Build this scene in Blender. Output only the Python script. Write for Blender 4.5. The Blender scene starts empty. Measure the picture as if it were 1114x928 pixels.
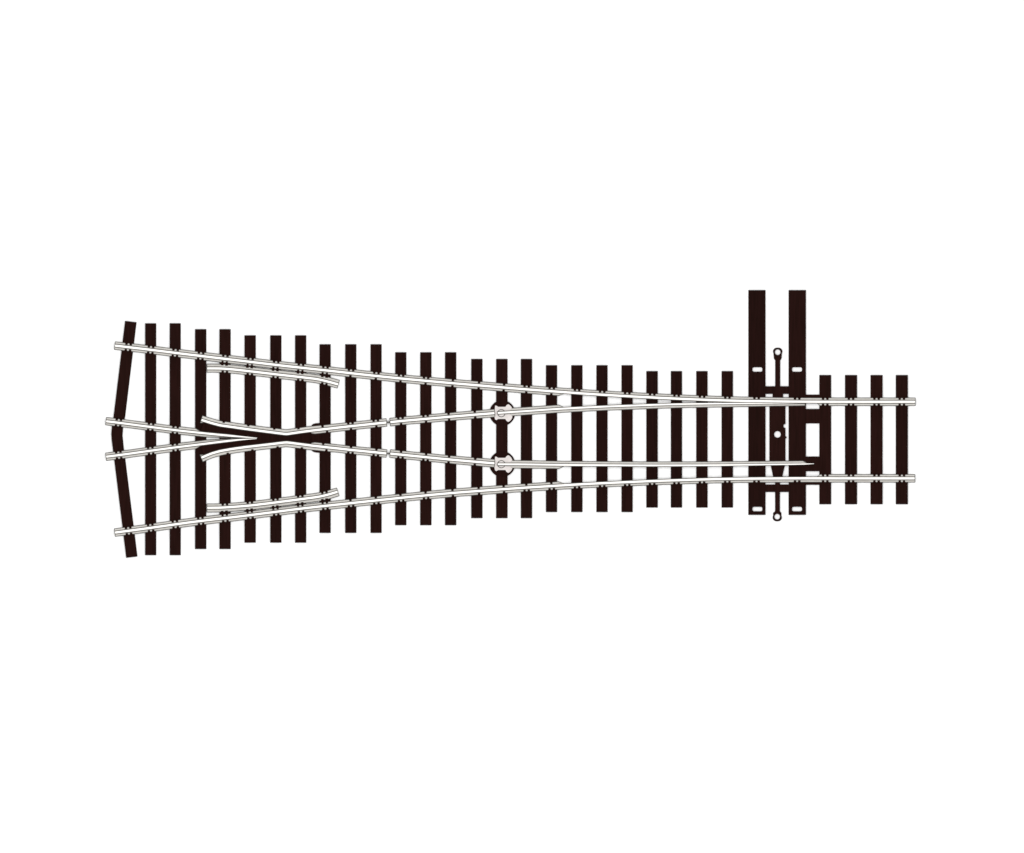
import bpy, bmesh, math
import numpy as np

S = 0.0002                       # metres per drawing unit
CX, CY = 557.0, 464.0            # point of the drawing under the camera
scene = bpy.context.scene
COL = scene.collection


def W(x, y, z):
    return ((x - CX) * S, (CY - y) * S, z * S)


# ------------------------------------------------------------------ materials
def new_mat(name):
    m = bpy.data.materials.new(name)
    m.use_nodes = True
    nt = m.node_tree
    return m, nt, nt.nodes['Principled BSDF']


def plastic(name, c1, c2, stretch, rough=0.7, spec=0.02):
    m, nt, b = new_mat(name)
    tc = nt.nodes.new('ShaderNodeTexCoord')
    mp = nt.nodes.new('ShaderNodeMapping')
    mp.inputs['Scale'].default_value = stretch
    nz = nt.nodes.new('ShaderNodeTexNoise')
    nz.inputs['Scale'].default_value = 1.0
    nz.inputs['Detail'].default_value = 4.0
    rp = nt.nodes.new('ShaderNodeValToRGB')
    rp.color_ramp.elements[0].position = 0.35
    rp.color_ramp.elements[1].position = 0.65
    rp.color_ramp.elements[0].color = (*c1, 1)
    rp.color_ramp.elements[1].color = (*c2, 1)
    L = nt.links.new
    L(tc.outputs['Object'], mp.inputs['Vector'])
    L(mp.outputs['Vector'], nz.inputs['Vector'])
    L(nz.outputs['Fac'], rp.inputs['Fac'])
    L(rp.outputs['Color'], b.inputs['Base Color'])
    bp = nt.nodes.new('ShaderNodeBump')
    bp.inputs['Strength'].default_value = 0.15
    bp.inputs['Distance'].default_value = 0.00005
    L(nz.outputs['Fac'], bp.inputs['Height'])
    L(bp.outputs['Normal'], b.inputs['Normal'])
    b.inputs['Roughness'].default_value = rough
    b.inputs['Specular IOR Level'].default_value = spec
    return m


def metal(name, c1, c2, metallic, rough, scale=(900, 900, 900)):
    m = plastic(name, c1, c2, scale, rough, 0.3)
    m.node_tree.nodes['Principled BSDF'].inputs['Metallic'].default_value = metallic
    return m


M_SLEEPER = plastic('brown_sleeper_plastic', (0.0098, 0.0031, 0.0021), (0.0140, 0.0041, 0.0032), (2500, 160, 900))
_nt = M_SLEEPER.node_tree
_oi = _nt.nodes.new('ShaderNodeObjectInfo')
_hs = _nt.nodes.new('ShaderNodeHueSaturation')
_mr = _nt.nodes.new('ShaderNodeMapRange')
_mr.inputs['To Min'].default_value = 0.88
_mr.inputs['To Max'].default_value = 1.12
_nt.links.new(_oi.outputs['Random'], _mr.inputs['Value'])
_nt.links.new(_mr.outputs['Result'], _hs.inputs['Value'])
_b = _nt.nodes['Principled BSDF']
_nt.links.new(_b.inputs['Base Color'].links[0].from_socket, _hs.inputs['Color'])
_nt.links.new(_hs.outputs['Color'], _b.inputs['Base Color'])
M_HEAD = metal('polished_rail_head', (0.71, 0.69, 0.655), (0.76, 0.74, 0.705), 0.1, 0.5)
M_FOOT = metal('dull_nickel_foot', (0.48, 0.462, 0.43), (0.53, 0.512, 0.48), 0.15, 0.55)
M_EDGE = metal('dark_outline_edge', (0.060, 0.056, 0.050), (0.085, 0.080, 0.073), 0.0, 0.6)  # drawn outlines put in as dark edge colour; also used on the joiners
M_PLATE = metal('pale_pivot_metal', (0.48, 0.445, 0.43), (0.54, 0.50, 0.485), 0.15, 0.55)


def paper():
    m, nt, b = new_mat('white_surface')
    nz = nt.nodes.new('ShaderNodeTexNoise')
    nz.inputs['Scale'].default_value = 300
    rp = nt.nodes.new('ShaderNodeValToRGB')
    rp.color_ramp.elements[0].color = (0.88, 0.88, 0.88, 1)
    rp.color_ramp.elements[1].color = (0.90, 0.90, 0.90, 1)
    tc = nt.nodes.new('ShaderNodeTexCoord')
    nt.links.new(tc.outputs['Object'], nz.inputs['Vector'])
    nt.links.new(nz.outputs['Fac'], rp.inputs['Fac'])
    nt.links.new(rp.outputs['Color'], b.inputs['Base Color'])
    b.inputs['Roughness'].default_value = 0.8
    b.inputs['Specular IOR Level'].default_value = 0.1
    return m


M_GROUND = paper()

# ------------------------------------------------------------------ helpers
turnout = bpy.data.objects.new('track_turnout', None)
COL.objects.link(turnout)
ORIGIN = W(556, 478, 0)
turnout.location = ORIGIN
turnout.empty_display_size = 0.02
turnout['label'] = 'model railway turnout with dark brown sleepers and silver rails, forking left on plain white'
turnout['category'] = 'railway track'


def link(name, bm, mats, parent, label=None):
    bmesh.ops.recalc_face_normals(bm, faces=bm.faces[:])
    me = bpy.data.meshes.new(name)
    bm.to_mesh(me)
    bm.free()
    for m in mats:
        me.materials.append(m)
    o = bpy.data.objects.new(name, me)
    COL.objects.link(o)
    if parent is not None:
        o.parent = parent
        if parent is turnout:
            o.location = (-ORIGIN[0], -ORIGIN[1], -ORIGIN[2])
    if label:
        o['label'] = label
    return o


def add_prism(bm, outer, holes, z0, z1, mi=0):
    """outline (with holes) extruded from z0 to z1"""
    edges = []
    for loop in [outer] + list(holes):
        vs = [bm.verts.new(W(x, y, z1)) for x, y in loop]
        for a, b in zip(vs, vs[1:] + vs[:1]):
            edges.append(bm.edges.new((a, b)))
    r = bmesh.ops.triangle_fill(bm, edges=edges, use_beauty=True, use_dissolve=False)
    faces = [g for g in r['geom'] if isinstance(g, bmesh.types.BMFace)]
    ex = bmesh.ops.extrude_face_region(bm, geom=faces)
    nv = [g for g in ex['geom'] if isinstance(g, bmesh.types.BMVert)]
    bmesh.ops.translate(bm, verts=nv, vec=(0, 0, (z0 - z1) * S))
    for f in bm.faces:
        if f.material_index == 0 and mi:
            f.material_index = mi


def rect(x0, y0, x1, y1):
    return [(x0, y0), (x1, y0), (x1, y1), (x0, y1)]


def circle(cx, cy, r, n=28):
    return [(cx + r * math.cos(2 * math.pi * i / n), cy + r * math.sin(2 * math.pi * i / n)) for i in range(n)]


def slot(x0, y0, x1, y1, n=6):
    r = min(x1 - x0, y1 - y0) * 0.36
    out = []
    for cx, cy, a0 in ((x1 - r, y1 - r, 0), (x0 + r, y1 - r, 90), (x0 + r, y0 + r, 180), (x1 - r, y0 + r, 270)):
        for i in range(n + 1):
            a = math.radians(a0 + 90 * i / n)
            out.append((cx + r * math.cos(a), cy + r * math.sin(a)))
    return out


def curve(pts, sigma=14.0):
    """smooth interpolation of digitised points -> function y(x)"""
    xs = np.array([p[0] for p in pts], float)
    ys = np.array([p[1] for p in pts], float)
    s0 = (ys[1] - ys[0]) / (xs[1] - xs[0])
    s1 = (ys[-1] - ys[-2]) / (xs[-1] - xs[-2])
    pad = 4 * sigma
    xs = np.concatenate(([xs[0] - pad], xs, [xs[-1] + pad]))
    ys = np.concatenate(([ys[0] - pad * s0], ys, [ys[-1] + pad * s1]))

    def f(x):
        t = np.linspace(x - 3 * sigma, x + 3 * sigma, 121)
        w = np.exp(-0.5 * ((t - x) / sigma) ** 2)
        return float((np.interp(t, xs, ys) * w).sum() / w.sum())
    return f


ZS = 5.0       # sleeper top
ZH = 13.0      # rail head top
EDGE = 0.72


def lerp(tab, x):
    if isinstance(tab, (int, float)):
        return float(tab)
    return float(np.interp(x, [t[0] for t in tab], [t[1] for t in tab]))


def rail(name, f, xs, fa=4.5, fb=4.5, ha=1.95, hb=1.95, end0=True, end1=True, parent=None, label=None, zh=ZH):
    """flat-bottom rail swept along y=f(x); a = upper side in plan, b = lower side"""
    xs = sorted(set(round(v, 3) for v in xs))
    if end0:
        xs.insert(1, xs[0] + 0.65)
    if end1:
        xs.insert(-1, xs[-1] - 0.65)
    xs = sorted(set(round(v, 3) for v in xs))
    rows = []
    for x in xs:
        y = f(x)
        d = (f(x + 0.4) - f(x - 0.4)) / 0.8
        l = math.hypot(1, d)
        n = (d / l, -1 / l)
        A, B, a, b = lerp(fa, x), lerp(fb, x), lerp(ha, x), lerp(hb, x)

        def side(F, H):
            w = max(0.35, min(1.0, H * 0.55))
            F = max(F, w + 0.04)
            fi = max(F - EDGE, w + 0.02)
            e = min(EDGE + 0.1, H * 0.45)
            return [(F, ZS), (F, ZS + 0.7), (fi, ZS + 1.3), (w, ZS + 2.0), (w, zh - 2.2),
                    (H, zh - 1.8), (H, zh - 0.6), (H - e, zh)]
        pa = side(A, a)
        pb = [(-q[0], q[1]) for q in side(B, b)][::-1]
        rows.append([(x + n[0] * q[0], y + n[1] * q[0], q[1]) for q in pa + pb])
    bm = bmesh.new()
    V = [[bm.verts.new(W(*p)) for p in row] for row in rows]
    #       P0P1 P1P2 P2P3 P3P4 P4P5 P5P6 P6P7 top
    half = [2, 2, 1, 1, 2, 2, 2]
    mats = half + [0] + half[::-1]
    n = len(mats) + 1
    for i in range(len(V) - 1):
        endseg = (end0 and i == 0) or (end1 and i == len(V) - 2)
        for j in range(n - 1):
            fc = bm.faces.new((V[i][j], V[i + 1][j], V[i + 1][j + 1], V[i][j + 1]))
            fc.material_index = 2 if endseg else mats[j]
        fc = bm.faces.new((V[i][n - 1], V[i + 1][n - 1], V[i + 1][0], V[i][0]))
        fc.material_index = 1
    for row in (V[0], V[-1]):
        fc = bm.faces.new(row)
        fc.material_index = 2
    return link(name, bm, [M_HEAD, M_FOOT, M_EDGE], parent or turnout, label)


def span(x0, x1, step=6.0):
    n = max(2, int((x1 - x0) / step) + 1)
    return list(np.linspace(x0, x1, n))


# ------------------------------------------------------------------ rail lines
stock_up = curve([(125, 376.0), (164, 380.5), (190.6, 383.9), (218, 387.2), (245, 390.4), (273, 393.7), (300, 397.0),
                  (327, 400.0), (355, 402.9), (381.5, 406.0), (409, 409.0), (436, 411.8), (463, 414.3), (490, 416.7),
                  (519, 419.1), (546, 421.4), (572, 423.6), (600, 425.6), (627, 427.6), (654, 429.4), (682, 431.0),
                  (709, 432.4), (736, 433.7), (763, 434.8), (791, 435.8), (836, 436.6), (870, 437.0), (930, 437.1), (997, 437.1)])
stock_dn = curve([(125, 579.4), (164, 574.3), (190.6, 570.4), (218, 566.6), (245, 563.7), (273, 560.3), (300, 556.8),
                  (327, 553.3), (355, 550.2), (381.5, 547.4), (409, 544.4), (436, 541.6), (463, 538.9), (490, 536.4),
                  (519, 534.2), (546, 532.3), (572, 530.4), (600, 528.8), (627, 527.0), (654, 525.7), (682, 524.5),
                  (709, 523.3), (736, 522.5), (763, 521.6), (791, 520.9), (836, 520.5), (870, 520.3), (930, 520.4), (997, 520.4)])
vee_up = curve([(115, 458.2), (128.4, 459.8), (163.8, 464.5), (190.7, 468.0), (212.2, 470.3), (230, 472.2), (247.4, 473.8), (265.5, 475.4), (284, 476.8)], 8)
vee_dn = curve([(115, 496.9), (128.4, 495.3), (163.8, 490.3), (190.7, 486.7), (212.2, 484.1), (230, 481.9), (247.4, 479.6), (265.5, 477.9), (284, 477.0)], 8)
wing_up = curve([(218.5, 456.6), (230, 460.2), (240, 462.8), (252.6, 464.5), (267.7, 466.7), (294, 470.1), (311.5, 472.3),
                 (326.4, 470.1), (337.7, 468.6), (352, 467.0), (370, 464.9), (381.2, 463.7), (408.8, 460.8), (421, 459.6)], 1.3)
wing_dn = curve([(218.5, 498.2), (230, 493.4), (240, 490.6), (252.6, 488.4), (267.7, 486.3), (294, 483.3), (311.5, 481.2),
                 (326.4, 483.1), (337.7, 484.6), (352, 486.2), (370, 488.1), (381.2, 489.4), (408.8, 492.1), (421, 493.4)], 1.3)
close_up = curve([(424, 459.3), (436, 458.0), (463, 455.7), (490, 453.3), (518, 451.0), (538.5, 449.4)], 6)
close_dn = curve([(424, 493.4), (436, 494.6), (463, 497.3), (490, 500.0), (518, 502.4), (538.5, 504.1)], 6)
blade_up = curve([(541, 449.3), (560, 448.1), (572, 447.2), (585, 446.4), (600, 445.2), (627, 443.8), (654, 442.5), (682, 441.5),
                  (709, 440.5), (736, 439.7), (763, 439.2), (791, 438.9), (836, 438.5), (876, 438.2)], 10)
blade_dn = curve([(541, 505.0), (572, 505.1), (600, 505.6), (627, 505.9), (654, 506.0), (682, 506.2), (709, 506.3),
                  (736, 506.2), (763, 506.1), (800, 505.7), (836, 505.3), (877, 504.8), (886, 504.5)], 10)
check_up = curve([(225, 400.8), (240, 400.8), (252, 401.7), (273, 404.0), (300, 407.2), (327, 410.2), (346, 412.5), (355, 414.6), (368.3, 418.3)], 3)
check_dn = curve([(225, 552.4), (240, 552.3), (252, 551.6), (273, 549.9), (300, 546.6), (327, 543.1), (346, 540.6), (355, 538.7), (367.8, 534.8)], 3)

PL = [(0, 4.5), (608, 4.5), (616, 0.5), (888, 0.5), (892, 4.5), (2000, 4.5)]     # planed foot beside the blades
rail('stock_rail', stock_up, span(124.6, 996, 8) + [608, 616, 888, 892], fb=PL)
rail('stock_rail', stock_dn, span(124.6, 995.6, 8) + [608, 616, 888, 892], fa=PL)
rail('check_rail', check_up, span(224.9, 368.3, 4), fa=5.0)
rail('check_rail', check_dn, span(224.9, 367.8, 4), fb=5.0)
# crossing vee
rail('vee_rail', vee_up, span(115, 279.6, 5) + [212.5, 218], fa=[(0, 4.5), (212.5, 4.5), (218, 2.2), (500, 2.0)],
     fb=[(0, 4.5), (225, 4.2), (248, 2.6), (270, 1.0), (300, 0.4)],
     ha=[(0, 1.95), (250, 1.8), (281, 0.35)], hb=[(0, 1.95), (250, 1.8), (270, 0.9), (281, 0.25)], end1=False)
rail('vee_rail', vee_dn, span(115, 279.0, 5) + [212.5, 218], fb=[(0, 4.5), (212.5, 4.5), (218, 2.2), (500, 2.0)],
     fa=[(0, 4.5), (225, 4.2), (248, 2.6), (270, 1.0), (300, 0.4)],
     hb=[(0, 1.95), (250, 1.8), (280.4, 0.35)], ha=[(0, 1.95), (250, 1.8), (270, 0.9), (280.4, 0.25)], end1=False, zh=ZH - 0.02)
WI = [(0, 3.8), (221.4, 3.8), (222.2, 0.5), (336, 0.5), (340, 4.3), (500, 4.5)]
WO = [(0, 5.0), (340, 5.0), (370, 4.5)]
rail('wing_rail', wing_up, span(218.6, 420.8, 3), fa=WO, fb=WI)
rail('wing_rail', wing_dn, span(218.6, 420.8, 3), fb=WO, fa=WI)
rail('closure_rail', close_up, span(424.1, 538.4, 6))
rail('closure_rail', close_dn, span(424.1, 538.4, 6))
# moving blades
rail('switch_blade', blade_up, span(541, 876, 6) + [554.5, 556.5, 608, 616], zh=ZH - 0.7, fa=[(0, 0.5), (554.5, 0.5), (556.5, 4.5), (608, 4.5), (616, 0.5), (2000, 0.5)],
     fb=[(0, 0.5), (554.5, 0.5), (556.5, 4.4), (780, 4.2), (836, 3.7), (876, 3.4)],
     ha=[(0, 1.9), (700, 1.7), (750, 1.3), (800, 1.0), (876, 0.8)], hb=[(0, 1.9), (740, 1.6), (876, 1.2)])
rail('switch_blade', blade_dn, span(541, 885.6, 6) + [554.5, 556.5, 608, 616, 876, 878], fb=[(0, 0.5), (554.5, 0.5), (556.5, 4.5), (608, 4.5), (616, 0.5), (2000, 0.5)],
     fa=[(0, 0.5), (554.5, 0.5), (556.5, 4.4), (780, 4.0), (874, 3.7), (879, 0.6), (2000, 0.4)],
     hb=[(0, 1.9), (700, 1.7), (800, 1.5), (876, 1.1), (885.6, 0.35)], ha=[(0, 1.9), (740, 1.5), (876, 1.0), (885.6, 0.35)], end1=False)

# insulating joiners in the gaps between wing and closure rails
for y in (459.45, 493.4):
    bm = bmesh.new()
    add_prism(bm, rect(420.2, y - 1.0, 424.8, y + 1.0), [], ZS + 1.5, ZS + 5)
    link('rail_joiner', bm, [M_EDGE], turnout, 'grey insulating joiner in the rail gap')

# ------------------------------------------------------------------ sleepers
def teeth(bm, f, x, side, pair, off, z1=ZS + 3.4, reach=(2.3, 5.4), w=1.42):
    """jaws of a rail chair: small wedges gripping the rail foot; side -1 = upper, +1 = lower"""
    d = (f(x + 0.5) - f(x - 0.5))
    l = math.hypot(1, d)
    t = (1 / l, d / l)
    n = (-d / l * side, 1 / l * side)
    for s in ((-2.35, 2.35) if pair else (off,)):
        cx, cy = x + t[0] * s, f(x) + t[1] * s
        base = []
        for (u, v) in ((-w * 0.82, reach[0]), (w * 0.82, reach[0]), (w * 1.15, reach[1]), (-w * 1.15, reach[1])):
            base.append((cx + t[0] * u + n[0] * v, cy + t[1] * u + n[1] * v))
        lo = [bm.verts.new(W(px, py, ZS - 0.4)) for px, py in base]
        hz = (z1 - 0.3, z1 - 0.3, ZS + 1.2, ZS + 1.2)
        hi = [bm.verts.new(W(px, py, z)) for (px, py), z in zip(base, hz)]
        bm.faces.new(lo)
        bm.faces.new(hi)
        for i in range(4):
            k = (i + 1) % 4
            bm.faces.new((lo[i], lo[k], hi[k], hi[i]))


def sleeper(name, outline, holes=(), label=None):
    bm = bmesh.new()
    add_prism(bm, outline, holes, 0, ZS)
    return link(name, bm, [M_SLEEPER], turnout, label)


def chair(parent, f, x, up=None, down=None, reach_up=None, reach_down=None):
    """up/down: 'pair', a number (single jaw offset) or None"""
    bm = bmesh.new()
    for side, v, rc in ((-1, up, reach_up), (1, down, reach_down)):
        if v is None:
            continue
        kw = {'reach': rc} if rc else {}
        teeth(bm, f, x, side, v == 'pair', 0 if v == 'pair' else v, **kw)
    return link('rail_chair', bm, [M_SLEEPER], parent)


# straight sleepers: left edge, right edge, top, bottom
SL = [(157.9, 170.0, 351.7, 604.0), (184.6, 196.7, 351.7, 604.0), (212.2, 224.5, 358.1, 597.3), (238.7, 251.0, 358.1, 597.3),
      (266.0, 278.3, 364.8, 590.4), (294.0, 306.2, 364.8, 590.4), (321.0, 333.2, 364.8, 590.4),
      (347.6, 359.8, 374.5, 579.8), (375.5, 387.7, 374.5, 579.8), (403.1, 415.2, 374.5, 579.8),
      (429.9, 442.1, 383.2, 571.4), (457.1, 469.4, 383.2, 571.4), (484.1, 496.4, 383.2, 571.4),
      (512.6, 524.9, 390.5, 563.7), (539.7, 552.2, 390.5, 563.7), (566.6, 578.9, 390.5, 563.7),
      (593.9, 606.1, 397.3, 557.1), (621.4, 633.7, 397.3, 557.1), (648.8, 661.0, 397.3, 557.1), (676.1, 688.3, 397.3, 557.1),
      (703.1, 715.6, 403.7, 552.2), (729.8, 742.0, 403.7, 552.2), (757.4, 769.8, 403.7, 552.2), (785.0, 797.4, 403.7, 552.2)]
END = [(891.3, 904.2, 408.0, 548.6), (919.2, 932.4, 408.0, 548.6), (947.0, 960.2, 408.0, 548.6), (974.5, 987.7, 408.0, 548.6)]
P = 'pair'

# bent sleeper at the forked end
bent = sleeper('bent_sleeper', [(136.1, 349.1), (148.6, 350.6), (136.4, 452), (134.0, 465), (133.4, 474), (134.6, 486), (136.6, 501), (149.6, 605.4),
                                (137.3, 606.9), (123.6, 495), (121.6, 480), (121.0, 472), (121.7, 464), (123.4, 454)],
               label='sleeper bent in three along the forked end')
chair(bent, stock_up, 139.6, P, P)
chair(bent, stock_dn, 139.9, P, P)
chair(bent, vee_up, 128.9, P, P)
chair(bent, vee_dn, 129.2, P, P)

for i, (x0, x1, y0, y1) in enumerate(SL):
    k = i + 2                                    # running count along the track
    s = sleeper('sleeper', rect(x0, y0, x1, y1))
    cx = (x0 + x1) / 2
    if 5 <= k <= 9:                              # chair shared with the check rail
        chair(s, stock_up, cx, P, None)
        chair(s, stock_dn, cx, None, P)
        c = lambda f, g: (2.45, max(3.0, abs(g(cx) - f(cx)) - 2.5))
        bm = bmesh.new()
        teeth(bm, stock_up, cx, 1, True, 0, reach=c(stock_up, check_up), w=1.35)
        teeth(bm, check_up, cx, 1, True, 0)
        link('rail_chair', bm, [M_SLEEPER], s)
        bm = bmesh.new()
        teeth(bm, stock_dn, cx, -1, True, 0, reach=c(stock_dn, check_dn), w=1.35)
        teeth(bm, check_dn, cx, -1, True, 0)
        link('rail_chair', bm, [M_SLEEPER], s)
    elif k in (14, 15, 16):
        chair(s, stock_up, cx, 2.2, 2.2)
        chair(s, stock_dn, cx, 2.2, 2.2)
    elif k <= 4:
        chair(s, stock_up, cx, P, P)
        chair(s, stock_dn, cx, P, P)
    elif k <= 18:
        chair(s, stock_up, cx, P, 0.0)
        chair(s, stock_dn, cx, 0.0, P)
    else:
        chair(s, stock_up, cx, P, None)
        chair(s, stock_dn, cx, None, P)
    if k <= 3:
        chair(s, vee_up, cx, P, P)
        chair(s, vee_dn, cx, P, P)
    if 5 <= k <= 8:
        xu = {5: 242.8, 6: 269.6, 7: 297.9, 8: 325.3}[k]
        xd = {5: 247.0, 6: 274.1, 7: 301.5, 8: 329.0}[k]
        chair(s, wing_up, xu, 0.0, None, reach_up=(3.3, 6.2))
        chair(s, wing_dn, xd, None, 0.0, reach_down=(3.3, 6.2))
    if k == 9:
        chair(s, wing_up, 353.4, -2.1, 2.1)
        chair(s, wing_dn, 353.4, -2.1, 2.1)
    if 10 <= k <= 11:
        chair(s, wing_up, cx, P, 0.0)
        chair(s, wing_dn, cx, 0.0, P)
    if 12 <= k <= 13:
        chair(s, close_up, cx, P, 0.0)
        chair(s, close_dn, cx, 0.0, P)
    if 14 <= k <= 15:
        chair(s, close_up, cx, -2.0, -2.0)
        chair(s, close_dn, cx, -2.0, -2.0)

for (x0, x1, y0, y1) in END:
    s = sleeper('sleeper', rect(x0, y0, x1, y1))
    cx = (x0 + x1) / 2
    chair(s, stock_up, cx, P, P)
    chair(s, stock_dn, cx, P, P)

# long sleepers that carry the switch motor, each with two slots
for x0, x1, sa, sb, tx in ((814.1, 832.8, 818.6, 829.3, 823.0), (857.9, 876.8, 861.7, 872.5, 867.2)):
    s = sleeper('long_sleeper', rect(x0, 315.6, x1, 560.2), [slot(sa, 399.6, sb, 404.4), slot(sa, 551.4, sb, 556.2)],
                'long wide sleeper with a small slot near each end')
    chair(s, stock_up, tx, P, None)
    chair(s, stock_dn, tx, None, P)

# webs that tie the long sleepers together and to the next sleeper
ZW = ZS - 0.3
WEBS = [rect(832.8, 420.2, 857.9, 428.6), rect(832.8, 527.0, 857.9, 535.3),
        rect(876.8, 429.3, 891.3, 434.0), rect(876.8, 444.9, 891.3, 460.7), rect(876.8, 496.6, 891.3, 512.7),
        rect(876.8, 522.5, 891.3, 527.5)]
for w in WEBS:
    bm = bmesh.new()
    add_prism(bm, w, [], 0.5, ZW)
    link('sleeper_web', bm, [M_SLEEPER], turnout)

# ------------------------------------------------------------------ crossing block
def line(f, x0, x1, n, dy=0.0):
    return [(x, f(x) + dy) for x in np.linspace(x0, x1, n)]


bm = bmesh.new()
out = line(wing_up, 222.3, 338.0, 40) + line(wing_dn, 338.0, 222.3, 40) + line(vee_dn, 217.5, 279.0, 16) + line(vee_up, 279.6, 217.5, 16)
add_prism(bm, out, [], ZS - 0.3, ZH - 3.2)
link('crossing_block', bm, [M_SLEEPER], turnout, 'dark plastic filling between the crossing rails')
bm = bmesh.new()
add_prism(bm, [(333.2, wing_up(333.2)), (338.0, 464.5), (339.2, 462.4), (341.2, 461.0), (343.6, 460.5), (347.6, 460.3),
               (347.6, 492.6), (343.6, 492.3), (341.2, 491.7), (339.2, 490.3), (338.0, 488.0), (333.2, wing_dn(333.2))], [], 1.0, ZS - 0.35)
link('crossing_base', bm, [M_SLEEPER], turnout)

# ------------------------------------------------------------------ blade pivots
for cy, f in ((449.4, blade_up), (504.9, blade_dn)):
    bm = bmesh.new()
    add_prism(bm, circle(546.4, cy, 14.0, 48), [], 2.0, ZS + 0.35)
    link('pivot_base', bm, [M_SLEEPER], turnout, 'round dark pad under the blade pivot')
    y = cy
    bm = bmesh.new()
    pts = [(538.6, y - 8.2), (540.3, y - 8.0), (541.8, y - 6.8), (549.8, y - 6.8), (551.0, y - 8.6), (552.8, y - 9.7), (554.6, y - 8.7), (556.2, y - 7.0),
           (557.2, y - 5.0), (557.6, y), (557.2, y + 5.2), (556.2, y + 7.0), (554.6, y + 8.7), (552.8, y + 9.6), (551.0, y + 8.4), (549.8, y + 6.4), (541.8, y + 6.4),
           (540.2, y + 7.6), (538.6, y + 6.9), (537.9, y + 4), (538.3, y - 4)]
    add_prism(bm, pts, [], ZS + 0.1, ZS + 1.1)
    plate = link('pivot_plate', bm, [M_PLATE], turnout, 'pale metal plate holding the blade heel')
    bm = bmesh.new()
    add_prism(bm, circle(545.4, y + 0.1, 4.4, 36), [circle(545.4, y + 0.1, 3.55, 36)], ZS + 0.9, ZS + 1.5)
    for fc in bm.faces:
        fc.material_index = 0
    add_prism(bm, circle(545.4, y + 0.1, 3.55, 36), [], ZS + 0.9, ZS + 2.0)
    bm.faces.ensure_lookup_table()
    for fc in bm.faces:
        c = fc.calc_center_median()
        r = math.hypot(c.x - W(545.4, 0, 0)[0], c.y - W(0, y + 0.1, 0)[1]) / S
        fc.material_index = 1 if r > 3.57 else 0
    link('rivet', bm, [M_PLATE, M_EDGE], plate)

# ------------------------------------------------------------------ tie bar
def arc(cx, cy, r, a0, a1, n):
    return [(cx + r * math.cos(math.radians(a0 + (a1 - a0) * i / n)), cy + r * math.sin(math.radians(a0 + (a1 - a0) * i / n))) for i in range(n + 1)]


out = ([(843.3, 427.0), (843.3, 392.2), (841.9, 390.0)] + arc(845.0, 382.4, 4.1, 150, 270, 6) + arc(847.1, 382.4, 4.1, 270, 390, 6) + [(850.2, 390.0), (848.8, 392.2), (848.8, 427.0)]
       + [(851.9, 428.6), (851.9, 436), (854.5, 436), (854.5, 461.4)] + arc(854.4, 463.5, 2.1, 265, 95, 8) + [(854.5, 465.7), (854.5, 474.6), (855.8, 475.4), (855.8, 476.4), (854.5, 477.2), (854.5, 506.2), (853.8, 506.6)]
       + [(851.0, 518.7), (850.6, 523), (848.5, 524.5), (848.5, 556.2), (850.0, 558.0)] + arc(846.5, 563.0, 4.1, -30, 90, 6) + arc(844.6, 563.0, 4.1, 90, 210, 6)
       + [(841.0, 558.0), (843.2, 556.2), (843.2, 524.5), (841.6, 523), (841.1, 518.7), (838.5, 506.6), (837.0, 506.2), (837.0, 436), (840.5, 436), (840.5, 428.6)])
bm = bmesh.new()
add_prism(bm, out, [circle(846.05, 383.2, 3.0, 24), circle(845.8, 472.6, 3.6, 28), circle(845.5, 562.1, 3.0, 24)], 2.0, ZS - 0.25)
link('tie_bar', bm, [M_SLEEPER], turnout, 'flat dark throw bar with an eye at each end')

# ------------------------------------------------------------------ setting
bm = bmesh.new()
R = 3.0
vs = [bm.verts.new((a * R, b * R, -0.00001)) for a, b in ((-1, -1), (1, -1), (1, 1), (-1, 1))]
bm.faces.new(vs)
g = link('ground', bm, [M_GROUND], None)
g['kind'] = 'structure'

world = bpy.data.worlds.new('World')
scene.world = world
world.use_nodes = True
bg = world.node_tree.nodes['Background']
bg.inputs['Color'].default_value = (1, 1, 1, 1)
bg.inputs['Strength'].default_value = 0.50

ld = bpy.data.lights.new('softbox_lamp', 'AREA')
ld.shape = 'SQUARE'
ld.size = 0.6
ld.energy = 16.5
lo = bpy.data.objects.new('softbox_lamp', ld)
lo.location = (0, 0, 1.3)
COL.objects.link(lo)

cd = bpy.data.cameras.new('camera')
cd.type = 'ORTHO'
cd.ortho_scale = 1114 * S
cd.clip_start = 0.01
cd.clip_end = 20
cam = bpy.data.objects.new('camera', cd)
cam.location = (0, 0, 0.8)
COL.objects.link(cam)
scene.camera = cam

scene.view_settings.view_transform = 'Standard'
scene.view_settings.look = 'None'
scene.view_settings.exposure = 0
scene.view_settings.gamma = 1
